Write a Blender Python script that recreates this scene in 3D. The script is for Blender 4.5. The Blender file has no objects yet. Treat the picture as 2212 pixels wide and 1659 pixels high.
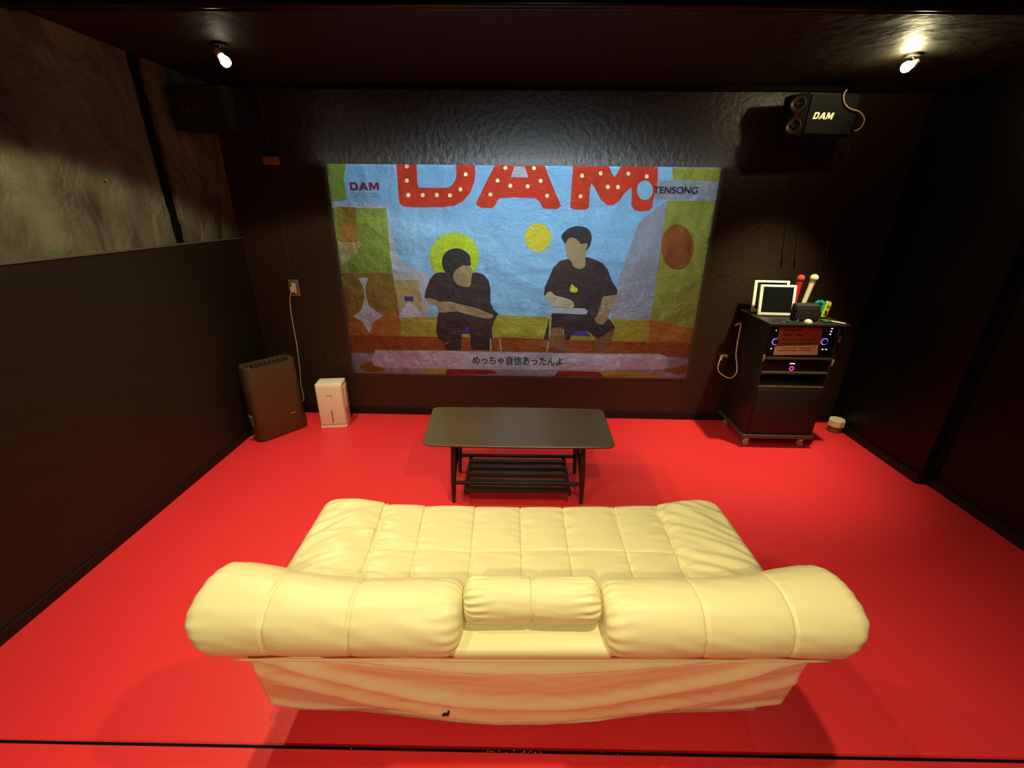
import bpy, bmesh, math, random
from mathutils import Vector, Matrix, noise
from mathutils.geometry import tessellate_polygon
random.seed(7)
C = bpy.context.scene.collection
R = math.radians

# ---------------------------------------------------------------- camera
IW, IH, FPX, EYE = 2212, 1659, 939.0, 1.6
def _n(v): return v.normalized()
def _cam(x, y): return Vector((x - IW/2, -(y - IH/2), -FPX))
_down = _n(_cam(1080, 3135)); _fw = _cam(1128, 448); _fw = _n(_fw - _down*_fw.dot(_down)); _up = -_down; _rt = _fw.cross(_up)
M3 = Matrix((_rt, _fw, _up))                      # camera space -> room space
cam = bpy.data.cameras.new('camera'); cam.sensor_width = 36; cam.lens = FPX/IW*36; cam.clip_start = .02
co = bpy.data.objects.new('camera', cam); C.objects.link(co)
mw = M3.to_4x4(); mw.translation = (0, 0, EYE); co.matrix_world = mw
bpy.context.scene.camera = co
# measured points: where the line of sight through a photo pixel meets a plane of the room
def ray(x, y): return M3 @ _cam(x, y)
def atZ(x, y, z=0): v = ray(x, y); t = (z-EYE)/v.z; return Vector((0, 0, EYE)) + v*t
def atX(x, y, X): v = ray(x, y); t = X/v.x; return Vector((0, 0, EYE)) + v*t
def atY(x, y, Y): v = ray(x, y); t = Y/v.y; return Vector((0, 0, EYE)) + v*t

# ---------------------------------------------------------------- world, exposure, lights
sc = bpy.context.scene
sc.view_settings.view_transform = 'Standard'; sc.view_settings.look = 'None'
sc.view_settings.exposure = 0; sc.view_settings.gamma = 1; sc.view_settings.use_curve_mapping = False
w = bpy.data.worlds.new('world'); sc.world = w; w.use_nodes = True
w.node_tree.nodes['Background'].inputs[0].default_value = (1, .75, .45, 1)
w.node_tree.nodes['Background'].inputs[1].default_value = .004
WARM = (1, .87, .47)
def lamp(name, typ, loc, power, color=WARM, target=None, size=.03, angle=120, blend=.6):
    l = bpy.data.lights.new(name, typ); l.energy = power; l.color = color
    if typ in ('POINT', 'SPOT'): l.shadow_soft_size = size
    if typ == 'SPOT': l.spot_size = R(angle); l.spot_blend = blend
    o = bpy.data.objects.new(name, l); C.objects.link(o); o.location = loc
    if target is not None: o.rotation_euler = (Vector(target)-Vector(loc)).to_track_quat('-Z', 'Y').to_euler()
    return o
BULB_L = Vector((-1.455, 2.50, 2.25)); BULB_R = Vector((1.885, 2.60, 2.262))
lamp('front_left_spot', 'SPOT', BULB_L + Vector((.03, -.03, -.05)), 80, target=(-.9, 2.1, 0), angle=100, blend=.9)
lamp('front_right_spot', 'SPOT', BULB_R + Vector((-.03, -.04, -.05)), 170, target=(1.68, 2.85, .8), angle=70, blend=1)
lamp('overhead_right_spot', 'SPOT', (.48, .60, 2.26), 72, target=(.35, .95, 0), angle=130, blend=.9)
lamp('overhead_left_spot', 'SPOT', (-.85, .85, 2.26), 40, target=(-.80, .95, 0), angle=130, blend=.9)
lamp('left_wall_spot', 'SPOT', (-1.0, 1.75, 2.27), 52, color=(1, .88, .50), target=(-1.0, 1.751, 0), angle=133, blend=.14)
lamp('rear_spot', 'SPOT', (-.2, -.8, 2.26), 112, target=(0, .55, 0), angle=90, blend=.9)
# the projector hangs from the ceiling behind the camera and frames the picture on the wall
PJ = Vector((.2, -1.3, 2.25)); WY = 3.231
pj = lamp('projector_beam', 'SPOT', PJ, 640, color=(.75, .92, 1), size=.03, angle=60, blend=0)
pj.matrix_world = Matrix.Translation(PJ) @ Matrix(((1, 0, 0), (0, 0, -1), (0, 1, 0))).to_4x4()
L = pj.data; L.use_nodes = True; nt = L.node_tree; nd = nt.nodes; lk = nt.links
em = next(n for n in nd if n.type == 'EMISSION')
tc = nd.new('ShaderNodeTexCoord'); sx = nd.new('ShaderNodeSeparateXYZ'); lk.new(tc.outputs['Normal'], sx.inputs[0])
def mth(op, a, b=None, tree=None, clamp=False):
    n = (tree or nt).nodes.new('ShaderNodeMath'); n.operation = op; n.use_clamp = clamp
    for i, v in enumerate((a, b)):
        if v is None: continue
        if isinstance(v, (int, float)): n.inputs[i].default_value = v
        else: (tree or nt).links.new(v, n.inputs[i])
    return n.outputs[0]
D = WY - PJ.y
X0, X1, Z0, Z1 = -1.32, 1.311, .357, 1.856
ax = mth('ABSOLUTE', sx.outputs[2]); ux = mth('DIVIDE', sx.outputs[0], ax); uy = mth('DIVIDE', sx.outputs[1], ax)
cx_, hx = ((X0+X1)/2-PJ.x)/D, (X1-X0)/2/D; cz_, hz = ((Z0+Z1)/2-PJ.z)/D, (Z1-Z0)/2/D
dx = mth('SUBTRACT', mth('ABSOLUTE', mth('SUBTRACT', ux, cx_)), hx)
dz = mth('SUBTRACT', mth('ABSOLUTE', mth('SUBTRACT', uy, cz_)), hz)
ins = mth('MULTIPLY', mth('LESS_THAN', dx, .0008), mth('LESS_THAN', dz, .0008))
dd = mth('MAXIMUM', mth('MAXIMUM', dx, dz), 0)
spill = mth('MULTIPLY', mth('MULTIPLY', mth('EXPONENT', mth('MULTIPLY', dd, -42)), 1.5), mth('GREATER_THAN', uy, cz_+hz))
side = mth('MULTIPLY', mth('EXPONENT', mth('MULTIPLY', mth('MAXIMUM', dx, 0), -40)), 1); spill = mth('MULTIPLY', spill, side)
lk.new(mth('MAXIMUM', ins, spill), em.inputs['Strength'])

# ---------------------------------------------------------------- materials
MATS = {}
def mat(name, col=None, rough=.5, metal=0, spec=.5, bump=0, bscale=30, emit=None, estr=0, detail=4, trans=0, stretch=None, mott=0, mscale=4, coat=0):
    if name in MATS: return MATS[name]
    m = bpy.data.materials.new(name); m.use_nodes = True; t = m.node_tree; b = t.nodes['Principled BSDF']
    b.inputs['Base Color'].default_value = (*col, 1); b.inputs['Roughness'].default_value = rough
    b.inputs['Metallic'].default_value = metal; b.inputs['Specular IOR Level'].default_value = spec
    b.inputs['Coat Weight'].default_value = coat
    if trans: b.inputs['Transmission Weight'].default_value = trans
    if emit: b.inputs['Emission Color'].default_value = (*emit, 1); b.inputs['Emission Strength'].default_value = estr
    if bump or mott:
        c = t.nodes.new('ShaderNodeTexCoord'); mp = t.nodes.new('ShaderNodeMapping'); t.links.new(c.outputs['Object'], mp.inputs[0])
        if stretch: mp.inputs['Scale'].default_value = stretch
    if bump:
        n = t.nodes.new('ShaderNodeTexNoise'); n.inputs['Scale'].default_value = bscale; n.inputs['Detail'].default_value = detail
        t.links.new(mp.outputs[0], n.inputs[0]); bp = t.nodes.new('ShaderNodeBump'); bp.inputs['Strength'].default_value = bump; bp.inputs['Distance'].default_value = .02
        t.links.new(n.outputs[0], bp.inputs['Height']); t.links.new(bp.outputs[0], b.inputs['Normal'])
    if mott:
        n2 = t.nodes.new('ShaderNodeTexNoise'); n2.inputs['Scale'].default_value = mscale; n2.inputs['Detail'].default_value = 6
        t.links.new(mp.outputs[0], n2.inputs[0]); cr = t.nodes.new('ShaderNodeValToRGB')
        cr.color_ramp.elements[0].position = .3; cr.color_ramp.elements[1].position = .7
        cr.color_ramp.elements[0].color = (*[v*(1-mott) for v in col], 1); cr.color_ramp.elements[1].color = (*[min(1, v*(1+mott)) for v in col], 1)
        t.links.new(n2.outputs[0], cr.inputs[0]); t.links.new(cr.outputs[0], b.inputs['Base Color'])
    MATS[name] = m; return m
FLOOR = mat('red_floor', (.86, .036, .050), .42, spec=.3, bump=.03, bscale=60, mott=.04, mscale=2)
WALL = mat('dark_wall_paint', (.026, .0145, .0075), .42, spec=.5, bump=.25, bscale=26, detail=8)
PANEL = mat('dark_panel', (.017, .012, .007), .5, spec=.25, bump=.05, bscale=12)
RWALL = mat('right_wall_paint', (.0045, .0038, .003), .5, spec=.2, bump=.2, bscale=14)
CEIL = mat('ceiling_paint', (.014, .013, .008), .6, spec=.3, bump=.6, bscale=9, detail=6)
BLACK = mat('black_gap', (.004, .003, .003), .7, spec=.1)
BASEB = mat('baseboard_black', (.007, .005, .004), .5, spec=.3)
LEATHER = mat('cream_leather', (.76, .675, .405), .42, spec=.4, bump=.10, bscale=9, stretch=(1, 1, 1))
LEATHER2 = mat('cream_cover', (.86, .72, .46), .5, spec=.3, bump=.12, bscale=6)
WOODB = mat('black_stained_wood', (.022, .014, .009), .38, spec=.5, bump=.03, bscale=80)
WOODT = mat('table_top_veneer', (.085, .052, .024), .38, spec=.7, bump=.02, bscale=60, mott=.08, mscale=3)
BLK = mat('black_plastic', (.012, .011, .010), .35, spec=.5)
MBLK = mat('black_laminate', (.014, .012, .010), .5, spec=.4, bump=.03, bscale=60)
WHITE = mat('white_plastic', (.85, .82, .75), .35)
IVORY = mat('ivory_plastic', (.62, .52, .38), .4)

# ---------------------------------------------------------------- mesh helpers
def link(name, bm, m, parent=None, smooth=False, recalc=True):
    if recalc: bmesh.ops.recalc_face_normals(bm, faces=bm.faces)
    me = bpy.data.meshes.new(name); bm.to_mesh(me); bm.free()
    if smooth:
        for p in me.polygons: p.use_smooth = True
        if smooth != 'all': me.set_sharp_from_angle(angle=R(40))
    ms = m if isinstance(m, (list, tuple)) else [m]
    for x in ms: me.materials.append(x)
    o = bpy.data.objects.new(name, me); C.objects.link(o)
    if parent: o.parent = parent
    return o
def tag(o, label, cat, group=None):
    o['label'] = label; o['category'] = cat
    if group: o['group'] = group
    return o
def thing(name, label, cat, loc=(0, 0, 0), rz=0, group=None):
    o = bpy.data.objects.new(name, None); C.objects.link(o); o.location = loc; o.rotation_euler = (0, 0, rz); o.empty_display_size = .05
    return tag(o, label, cat, group)
def struct(name, bm, m, parent=None, smooth=False):
    o = link(name, bm, m, parent, smooth); o['kind'] = 'structure'; return o
def box(bm, lo, hi, bev=0, seg=2, mtx=None):
    lo = Vector(lo); hi = Vector(hi)
    r = bmesh.ops.create_cube(bm, size=1); vs = r['verts']; s = hi-lo; c = (hi+lo)/2
    for v in vs: v.co = Vector((v.co.x*s.x, v.co.y*s.y, v.co.z*s.z)) + c
    if bev:
        es = list({e for v in vs for e in v.link_edges})
        rb = bmesh.ops.bevel(bm, geom=es, offset=bev, segments=seg, profile=.5, affect='EDGES')
        vs = list({v for f in rb['faces'] for v in f.verts} | {v for v in vs if v.is_valid})
    if mtx:
        for v in vs: v.co = mtx @ v.co
    return vs
def B(lo, hi, bev=0, seg=2, mtx=None):
    bm = bmesh.new(); box(bm, lo, hi, bev, seg, mtx); return bm
def ring_frames(pts):
    fr = []; n = len(pts); up = None
    for i in range(n):
        t = (pts[min(i+1, n-1)] - pts[max(i-1, 0)]).normalized()
        if up is None: up = Vector((0, 0, 1)) if abs(t.z) < .9 else Vector((1, 0, 0))
        s = t.cross(up).normalized(); up = s.cross(t).normalized(); fr.append((s, up))
    return fr
def tube(bm, pts, r, seg=10, cap=True):
    pts = [Vector(p) for p in pts]; rs = r if isinstance(r, (list, tuple)) else [r]*len(pts)
    rings = []
    for p, (s, u), q in zip(pts, ring_frames(pts), rs):
        rings.append([bm.verts.new(p + (s*math.cos(2*math.pi*k/seg) + u*math.sin(2*math.pi*k/seg))*q) for k in range(seg)])
    for a, b in zip(rings, rings[1:]):
        for k in range(seg): bm.faces.new((a[k], a[(k+1) % seg], b[(k+1) % seg], b[k]))
    if cap: bm.faces.new(rings[0][::-1]); bm.faces.new(rings[-1])
def smoothpts(pts, n=8, closed=False):
    P = [Vector(p) for p in pts]; N = len(P); out = []
    rng = range(N) if closed else range(N-1)
    for i in rng:
        if closed: p0, p1, p2, p3 = P[i-1], P[i], P[(i+1) % N], P[(i+2) % N]
        else: p0, p1, p2, p3 = P[max(i-1, 0)], P[i], P[i+1], P[min(i+2, N-1)]
        for k in range(n):
            t = k/n; out.append(.5*((2*p1) + (p2-p0)*t + (2*p0-5*p1+4*p2-p3)*t*t + (3*p1-p0-3*p2+p3)*t**3))
    if not closed: out.append(P[-1])
    return out
def T(pts, r, n=8, seg=8):
    bm = bmesh.new(); tube(bm, smoothpts(pts, n), r, seg); return bm
def lathe(bm, prof, seg=24, mtx=None):
    rings = []
    for r, z in prof:
        ps = [Vector((r*math.cos(2*math.pi*k/seg), r*math.sin(2*math.pi*k/seg), z)) for k in range(seg)]
        rings.append([bm.verts.new(mtx @ p if mtx else p) for p in ps])
    for a, b in zip(rings, rings[1:]):
        for k in range(seg): bm.faces.new((a[k], a[(k+1) % seg], b[(k+1) % seg], b[k]))
    bm.faces.new(rings[0][::-1]); bm.faces.new(rings[-1])
def LA(prof, seg=24, mtx=None):
    bm = bmesh.new(); lathe(bm, prof, seg, mtx); return bm
def prism(bm, pts, vec):
    """solid with outline pts (3-D, coplanar) pushed along vec"""
    pts = [Vector(p) for p in pts]; vec = Vector(vec); n = len(pts)
    a = [bm.verts.new(p) for p in pts]; b = [bm.verts.new(p+vec) for p in pts]
    tris = tessellate_polygon([pts])
    for t in tris:
        try: bm.faces.new([a[i] for i in t]); bm.faces.new([b[i] for i in reversed(t)])
        except ValueError: pass
    for i in range(n): bm.faces.new((a[i], a[(i+1) % n], b[(i+1) % n], b[i]))
def P(pts, vec):
    bm = bmesh.new(); prism(bm, pts, vec); return bm
def axis_mtx(loc, direction):
    q = Vector(direction).to_track_quat('Z', 'Y'); return Matrix.Translation(Vector(loc)) @ q.to_matrix().to_4x4()
def torus(bm, c, nrm, r, t, seg=28, s2=8):
    m = axis_mtx(c, nrm); rings = []
    for i in range(seg):
        a = 2*math.pi*i/seg
        rings.append([bm.verts.new(m @ Vector(((r+t*math.cos(b))*math.cos(a), (r+t*math.cos(b))*math.sin(a), t*math.sin(b)))) for b in [2*math.pi*k/s2 for k in range(s2)]])
    for i in range(seg):
        a, b = rings[i], rings[(i+1) % seg]
        for k in range(s2): bm.faces.new((a[k], a[(k+1) % s2], b[(k+1) % s2], b[k]))
def text(name, s, m, parent, width, mtx, depth=.001, bold=.0, height=None):
    """writing as a mesh of its own; local x = reading direction, y = up, centred"""
    cu = bpy.data.curves.new(name, 'FONT'); cu.body = s; cu.align_x = 'CENTER'; cu.align_y = 'CENTER'; cu.offset = bold; cu.extrude = .01
    o = bpy.data.objects.new(name+'_curve', cu); C.objects.link(o); bpy.context.view_layer.update()
    me = bpy.data.meshes.new_from_object(o.evaluated_get(bpy.context.evaluated_depsgraph_get()))
    bpy.data.objects.remove(o)
    xs = [v.co.x for v in me.vertices]; ys = [v.co.y for v in me.vertices]
    sx_ = width/(max(xs)-min(xs)); sy_ = height/(max(ys)-min(ys)) if height else sx_
    cx, cy = (max(xs)+min(xs))/2, (max(ys)+min(ys))/2
    for v in me.vertices: v.co = mtx @ Vector(((v.co.x-cx)*sx_, (v.co.y-cy)*sy_, v.co.z/.01*depth/2 + depth/2))
    me.materials.clear(); me.materials.append(m); me.name = name
    t = bpy.data.objects.new(name, me); C.objects.link(t); t.parent = parent; return t

# ---------------------------------------------------------------- room shell
XL, XR, XR2, YB, H = -2.0, 2.534, 2.598, WY, 2.31
YR = -2.6
struct('floor', B((XL-.1, .0, -.1), (XR2+.1, YB+.1, 0)), FLOOR)
struct('wall_back', B((XL-.2, YB, -.1), (XR2+.2, YB+.1, H+.2)), WALL)
struct('wall_front', B((XL-.2, YR-.1, -.1), (XR2+.2, YR, H+.2)), PANEL)
struct('ceiling', B((XL-.2, YR, H), (XR2+.2, YB, H+.1)), CEIL)
# right wall: the far stretch stands 6 cm proud of the near one, a dark joint between them
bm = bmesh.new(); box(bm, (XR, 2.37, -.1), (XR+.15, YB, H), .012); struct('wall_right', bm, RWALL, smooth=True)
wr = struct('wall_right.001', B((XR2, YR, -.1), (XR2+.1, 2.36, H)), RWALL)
struct('trim_1', B((XR2-.012, 2.335, 0), (XR2, 2.372, H)), BLACK)
# left wall: smooth lower panel with bare plaster above it
wl = struct('wall_left', B((XL-.15, YR, -.1), (XL-.034, YB, H)), BLACK)
struct('lower_panel', B((XL-.034, YR, 0), (XL, YB, 1.375), .004), PANEL, wl)
def plaster_mat():
    m = mat('bare_plaster', (.115, .108, .075), .6, spec=.4, bump=.35, bscale=9, detail=9, mott=.6, mscale=4.5)
    t = m.node_tree; b = t.nodes['Principled BSDF']; bp0 = next(n for n in t.nodes if n.type == 'BUMP'); mp = next(n for n in t.nodes if n.type == 'MAPPING')
    mp.inputs['Scale'].default_value = (1, 1, .6); mp.inputs['Rotation'].default_value = (R(20), 0, 0)
    n = t.nodes.new('ShaderNodeTexNoise'); n.inputs['Scale'].default_value = 4.2; n.inputs['Detail'].default_value = 7; n.inputs['Distortion'].default_value = .9
    t.links.new(mp.outputs[0], n.inputs[0]); bp = t.nodes.new('ShaderNodeBump'); bp.inputs['Strength'].default_value = .9; bp.inputs['Distance'].default_value = .08
    t.links.new(n.outputs[0], bp.inputs['Height']); t.links.new(bp0.outputs[0], bp.inputs['Normal']); t.links.new(bp.outputs[0], b.inputs['Normal'])
    return m
PLAST = plaster_mat()
def slab(y0, y1, z0, z1, rough_lo, rough_hi):
    """plaster field with a ragged, slightly chipped outline"""
    bm = bmesh.new(); ny = max(4, int((y1-y0)/.02)); nz = 46; g = []
    for j in range(nz+1):
        row = []
        for i in range(ny+1):
            u, v = i/ny, j/nz; z = z0+(z1-z0)*v; ya = y0 + rough_lo*noise.noise(Vector((z*14, 3, 1))); yb = y1 + rough_hi*noise.noise(Vector((z*14, 7, 5)))
            y = ya+(yb-ya)*u; zz = z + (0.006*noise.noise(Vector((y*11, 1, 9))) if j == 0 else 0)
            x = XL-.012 + .006*noise.noise(Vector((y*3, zz*3, 2))) + .003*noise.noise(Vector((y*12, zz*12, 4)))
            row.append(bm.verts.new((x, y, zz)))
        g.append(row)
    for j in range(nz):
        for i in range(ny): bm.faces.new((g[j][i], g[j][i+1], g[j+1][i+1], g[j+1][i]))
    edge = [e for e in bm.edges if e.is_boundary]
    r = bmesh.ops.extrude_edge_only(bm, edges=edge)
    for v in r['geom']:
        if isinstance(v, bmesh.types.BMVert): v.co.x = XL-.032
    return bm
struct('plaster_field', slab(YR+.01, 2.615, 1.378, H-.002, 0, .012), PLAST, wl, smooth=True)
struct('plaster_field.001', slab(2.705, YB-.004, 1.378, H-.002, .012, 0), PLAST, wl, smooth=True)
struct('ledge', B((XL-.032, YR, 1.3715), (XL+.006, YB, 1.381), .002), mat('ledge_edge', (.10, .085, .055), .5), wl)
struct('baseboard_back', B((XL, YB-.012, 0), (XR, YB, .065), .003), BASEB)
struct('baseboard_left', B((XL, .0, 0), (XL+.010, YB-.012, .05), .003), BASEB)
struct('baseboard_right', B((XR-.010, 2.372, 0), (XR, YB-.012, .06), .003), BASEB)
struct('baseboard_right.001', B((XR2-.010, .0, 0), (XR2, 2.335, .06), .003), BASEB)
# picture rail where back wall meets ceiling, and the ceiling beam with its rounded edge
struct('trim_2', B((XL, YB-.03, H-.03), (XR, YB, H-.001), .004), BLACK)
GLB = mat('gloss_black_beam', (.008, .008, .008), .22, spec=.25)
bm = bmesh.new(); tube(bm, [(XL, 2.06, 2.295), (XR2, 2.06, 2.295)], .012, 12); tube(bm, [(XL, 2.01, 2.292), (XR2, 2.01, 2.292)], .016, 14)
struct('trim_3', bm, GLB, smooth=True)
# raised platform the photographer stands on
pz = .0
PLY = lambda x: .825 + .0105*x + .008
PH = .035; PF = (EYE-PH)/EYE
pts = [(XL, -2.6, PH), (XR2, -2.6, PH), (XR2, PLY(XR2)*PF, PH), (XL, PLY(XL)*PF, PH)]
struct('floor.001', P([Vector(p)-Vector((0, 0, PH)) for p in pts], (0, 0, PH)), FLOOR)
k0, k1 = PLY(XL)*PF, PLY(XR2)*PF
bm = bmesh.new(); prism(bm, [(XL, k0, PH-.012), (XR2, k1, PH-.012), (XR2, k1+.009, PH-.012), (XL, k0+.009, PH-.012)], (0, 0, .012))
struct('trim_4', bm, BLACK)
CRUMB = mat('chipped_edge', (.55, .42, .25), .6)
bm = bmesh.new()
for i in range(26):
    x = random.uniform(-.09, .13) if i < 20 else random.uniform(-.9, .5); y = PLY(x)*PF+random.uniform(.001, .008); s = random.uniform(.0005, .0013)
    box(bm, (x-s*1.6, y-s, PH-.0005), (x+s*1.6, y+s, PH-.0005+s))
o = struct('trim_5', bm, CRUMB)

# ---------------------------------------------------------------- projected picture
pic = thing('projected_picture', 'large projected karaoke picture with red lettering shining on the dark wall', 'projection', ((X0+X1)/2, WY, Z0))
def pic_mat(name, col):
    if name in MATS: return MATS[name]
    m = bpy.data.materials.new(name); m.use_nodes = True; t = m.node_tree; b = t.nodes['Principled BSDF']
    b.inputs['Base Color'].default_value = (*[v*.55+.004 for v in col], 1); b.inputs['Roughness'].default_value = .31; b.inputs['Metallic'].default_value = .97
    c = t.nodes.new('ShaderNodeTexCoord'); mp = t.nodes.new('ShaderNodeMapping'); t.links.new(c.outputs['Object'], mp.inputs[0])
    mp.inputs['Rotation'].default_value = (0, R(38), 0); mp.inputs['Scale'].default_value = (1, 1, 2.6)
    n = t.nodes.new('ShaderNodeTexNoise'); n.inputs['Scale'].default_value = 52; n.inputs['Detail'].default_value = 9; n.inputs['Roughness'].default_value = .75; n.inputs['Distortion'].default_value = .6
    t.links.new(mp.outputs[0], n.inputs[0])
    n2 = t.nodes.new('ShaderNodeTexNoise'); n2.inputs['Scale'].default_value = 4.5; n2.inputs['Detail'].default_value = 3; t.links.new(c.outputs['Object'], n2.inputs[0])
    a = mth('ADD', n.outputs[0], mth('MULTIPLY', n2.outputs[0], 6.0, t), t)
    bp = t.nodes.new('ShaderNodeBump'); bp.inputs['Strength'].default_value = .8; bp.inputs['Distance'].default_value = .0030
    t.links.new(a, bp.inputs['Height']); t.links.new(bp.outputs[0], b.inputs['Normal'])
    MATS[name] = m; return m
PC = {  # colours of the projected light, put into the panels themselves
 'sky': (.24, .46, .70), 'pale': (.42, .44, .52), 'olive': (.30, .30, .05), 'green': (.22, .30, .05), 'lime': (.42, .56, .03), 'yellow': (.60, .52, .04),
 'orange': (.42, .17, .03), 'brown': (.30, .085, .02), 'red': (.58, .045, .02), 'darkred': (.26, .03, .02), 'band': (.36, .34, .04),
 'shirt': (.055, .035, .035), 'hair': (.045, .038, .04), 'skin': (.34, .24, .12), 'hand': (.42, .38, .26), 'leg': (.22, .12, .05), 'white': (.50, .53, .60), 'bulb': (1, .9, .45),
 'ink': (.03, .025, .03), 'blue': (.06, .05, .30), 'cyan': (.25, .50, .66), 'lilac': (.30, .31, .36), 'wheat': (.42, .36, .16), 'ochre': (.26, .16, .03), 'letred': (.20, .02, .03)}
LAY = [0]
def pw(x, y, off): p = atY(x, y, WY); return Vector((min(max(p.x, X0), X1), WY-off, min(max(p.z, Z0), Z1)))
def pp(name, pts, col, parent=None, sm=False, thick=.0006):
    """one flat field of the picture, measured on the wall plane"""
    if sm: pts = [(v.x, v.y) for v in smoothpts([(x, y, 0) for x, y in pts], 6, True)]
    LAY[0] += 1; off = .001 + LAY[0]*.0002
    par = parent or pic; q = [pw(x, y, off) for x, y in pts]
    c = [q[0]]
    for v in q[1:]:
        if (v-c[-1]).length > 1e-4: c.append(v)
    while len(c) > 3 and (c[0]-c[-1]).length < 1e-4: c.pop()
    o = link(name, P(c, (0, off-.0002, 0)), pic_mat('picture_'+col, PC[col]), None)
    o.parent = par
    if par is pic: o.matrix_parent_inverse = Matrix.Translation(-Vector(pic.location))
    return o
def ell(cx, cy, rx, ry, n=28): return [(cx+rx*math.cos(2*math.pi*k/n), cy+ry*math.sin(2*math.pi*k/n)) for k in range(n)]
pp('backdrop', [(700, 350), (1562, 360), (1484, 820), (764, 808)], 'sky')
pp('side_panel', [(700, 350), (748, 352), (742, 385), (750, 432), (690, 436)], 'green')
pp('side_panel', [(1452, 362), (1562, 362), (1556, 391), (1454, 389)], 'olive')
pp('haze_field', [(690, 434), (838, 440), (836, 452), (690, 450)], 'pale')
pp('haze_field', [(838, 452), (862, 560), (930, 600), (920, 690), (858, 690), (846, 590)], 'pale', sm=True)
pp('side_panel', [(700, 448), (834, 450), (848, 592), (700, 590)], 'green')
pp('haze_field', [(728, 520), (778, 522), (782, 530), (762, 556), (738, 574)], 'wheat')
pp('paper_sheet', [(728, 446), (769, 448), (772, 524), (735, 522)], 'orange')
pp('paper_sheet', [(728, 446), (769, 448), (770, 486), (731, 486)], 'ochre')
pp('haze_field', [(1380, 480), (1440, 433), (1405, 692), (1318, 690), (1338, 600)], 'lilac')  # projector light falling off, put in as a greyer colour
pp('banner', [(1392, 391), (1580, 391), (1580, 433), (1392, 430)], 'lilac')
pp('side_panel', [(1441, 433), (1580, 434), (1540, 710), (1404, 694)], 'olive')
pp('oval', ell(1463, 534, 35, 49), 'brown', sm=True)
pp('hill', [(860, 690), (946, 684), (1060, 680), (1186, 684), (1320, 688), (1405, 691), (1403, 742), (862, 730)], 'band')
pp('side_panel', [(700, 588), (848, 590), (858, 640), (868, 728), (700, 728)], 'ochre')
pp('side_panel', [(758, 668), (796, 700), (852, 676), (860, 676), (868, 728), (730, 728)], 'orange')
pp('side_panel', [(1404, 691), (1540, 710), (1530, 745), (1400, 742)], 'orange')
pp('ground', [(720, 722), (860, 726), (1100, 729), (1300, 736), (1530, 742), (1530, 773), (720, 762)], 'brown')
pp('box', [(852, 604), (906, 604), (916, 688), (866, 688)], 'wheat')
pp('box', [(874, 640), (893, 640), (893, 650), (874, 650)], 'blue')
pp('mound', [(860, 686), (875, 660), (884, 652), (900, 664), (914, 684)], 'white')
pp('fountain', [(774, 600), (795, 600), (790, 622), (791, 640), (797, 660), (828, 683), (806, 696), (799, 718), (790, 706), (784, 694), (763, 684), (782, 668), (788, 640), (784, 618)], 'white')
pp('disc', ell(982, 555, 53, 53), 'lime', sm=True)
pp('disc', ell(1162, 513, 28.5, 31), 'yellow', sm=True)
# big red letters with light bulbs
def zx(x, y): return (840+x/3.687, 340+y/3.687)
LT = [('letter', [(60, 50), (72, 200), (82, 345), (90, 370), (120, 392), (200, 397), (430, 396), (520, 385), (590, 350), (650, 280), (680, 200), (690, 130), (684, 50), (535, 50), (540, 120), (535, 170), (510, 215), (480, 238), (440, 243), (240, 240), (228, 200), (222, 50)]),
      ('letter', [(845, 60), (790, 170), (695, 365), (705, 385), (740, 400), (820, 402), (845, 385), (868, 340), (880, 325), (1000, 318), (1170, 325), (1195, 345), (1222, 395), (1250, 408), (1340, 410), (1370, 385), (1300, 220), (1240, 60)]),
      ('letter', [(1468, 60), (1450, 300), (1444, 395), (1470, 414), (1570, 416), (1592, 395), (1600, 240), (1612, 205), (1640, 240), (1690, 340), (1740, 378), (1780, 382), (1830, 350), (1880, 280), (1925, 240), (1935, 260), (1930, 380), (1950, 415), (2000, 430), (2070, 424), (2096, 395), (2100, 350), (2140, 180), (2140, 60), (1850, 60), (1840, 90), (1795, 165), (1765, 110), (1750, 60)])]
bulbs = [[(145, 185), (157, 300), (272, 300), (383, 300), (488, 303), (571, 254), (613, 135), (145, 72)],
         [(867, 184), (968, 226), (1105, 231), (1208, 188), (1260, 306), (810, 296), (928, 84), (1155, 86)],
         [(1537, 147), (1525, 310), (1685, 127), (1742, 236), (1822, 237), (1905, 130), (2050, 152)]]
for (nm, pts), bl in zip(LT, bulbs):
    lt = pp(nm, [zx(*p) for p in pts], 'red')
    if nm == 'letter' and pts[0][0] == 845: pp('letter_hole', [zx(*p) for p in ((1000, 72), (1080, 72), (1112, 160), (970, 160))], 'pale')
    for b in bl: 
        cxx, cyy = zx(*b); pp('light_bulb', ell(cxx, cyy, 4.3, 4.6, 12), 'bulb', lt)
pp('badge', ell(1392, 411, 17, 21), 'cyan', sm=True)
# caption bar and the strip below it
pp('ground', [(740, 761), (1520, 772), (1520, 830), (740, 820)], 'lilac')
for q in ([(778, 792), (800, 780), (826, 786), (830, 798), (796, 802)], [(1434, 800), (1460, 792), (1482, 800), (1470, 808)], [(1455, 794), (1488, 786), (1486, 798)]): pp('leaf', q, 'ochre', sm=True)
pp('grass_patch', [(905, 797), (962, 796), (1075, 806), (960, 808), (912, 806)], 'band')
pp('grass_patch', [(1240, 800), (1430, 806), (1428, 815), (1240, 813)], 'band')
pp('shoe', [(966, 796), (1060, 798), (1078, 805), (1050, 808), (962, 808)], 'darkred')
pp('shoe', [(1205, 800), (1296, 802), (1302, 813), (1196, 812)], 'darkred')
cap = [(812, 756), (960, 757), (1130, 760), (1300, 763), (1425, 764), (1440, 770), (1443, 785), (1432, 797), (1300, 798), (1130, 797), (960, 795), (830, 793), (808, 788), (803, 772)]
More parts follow.
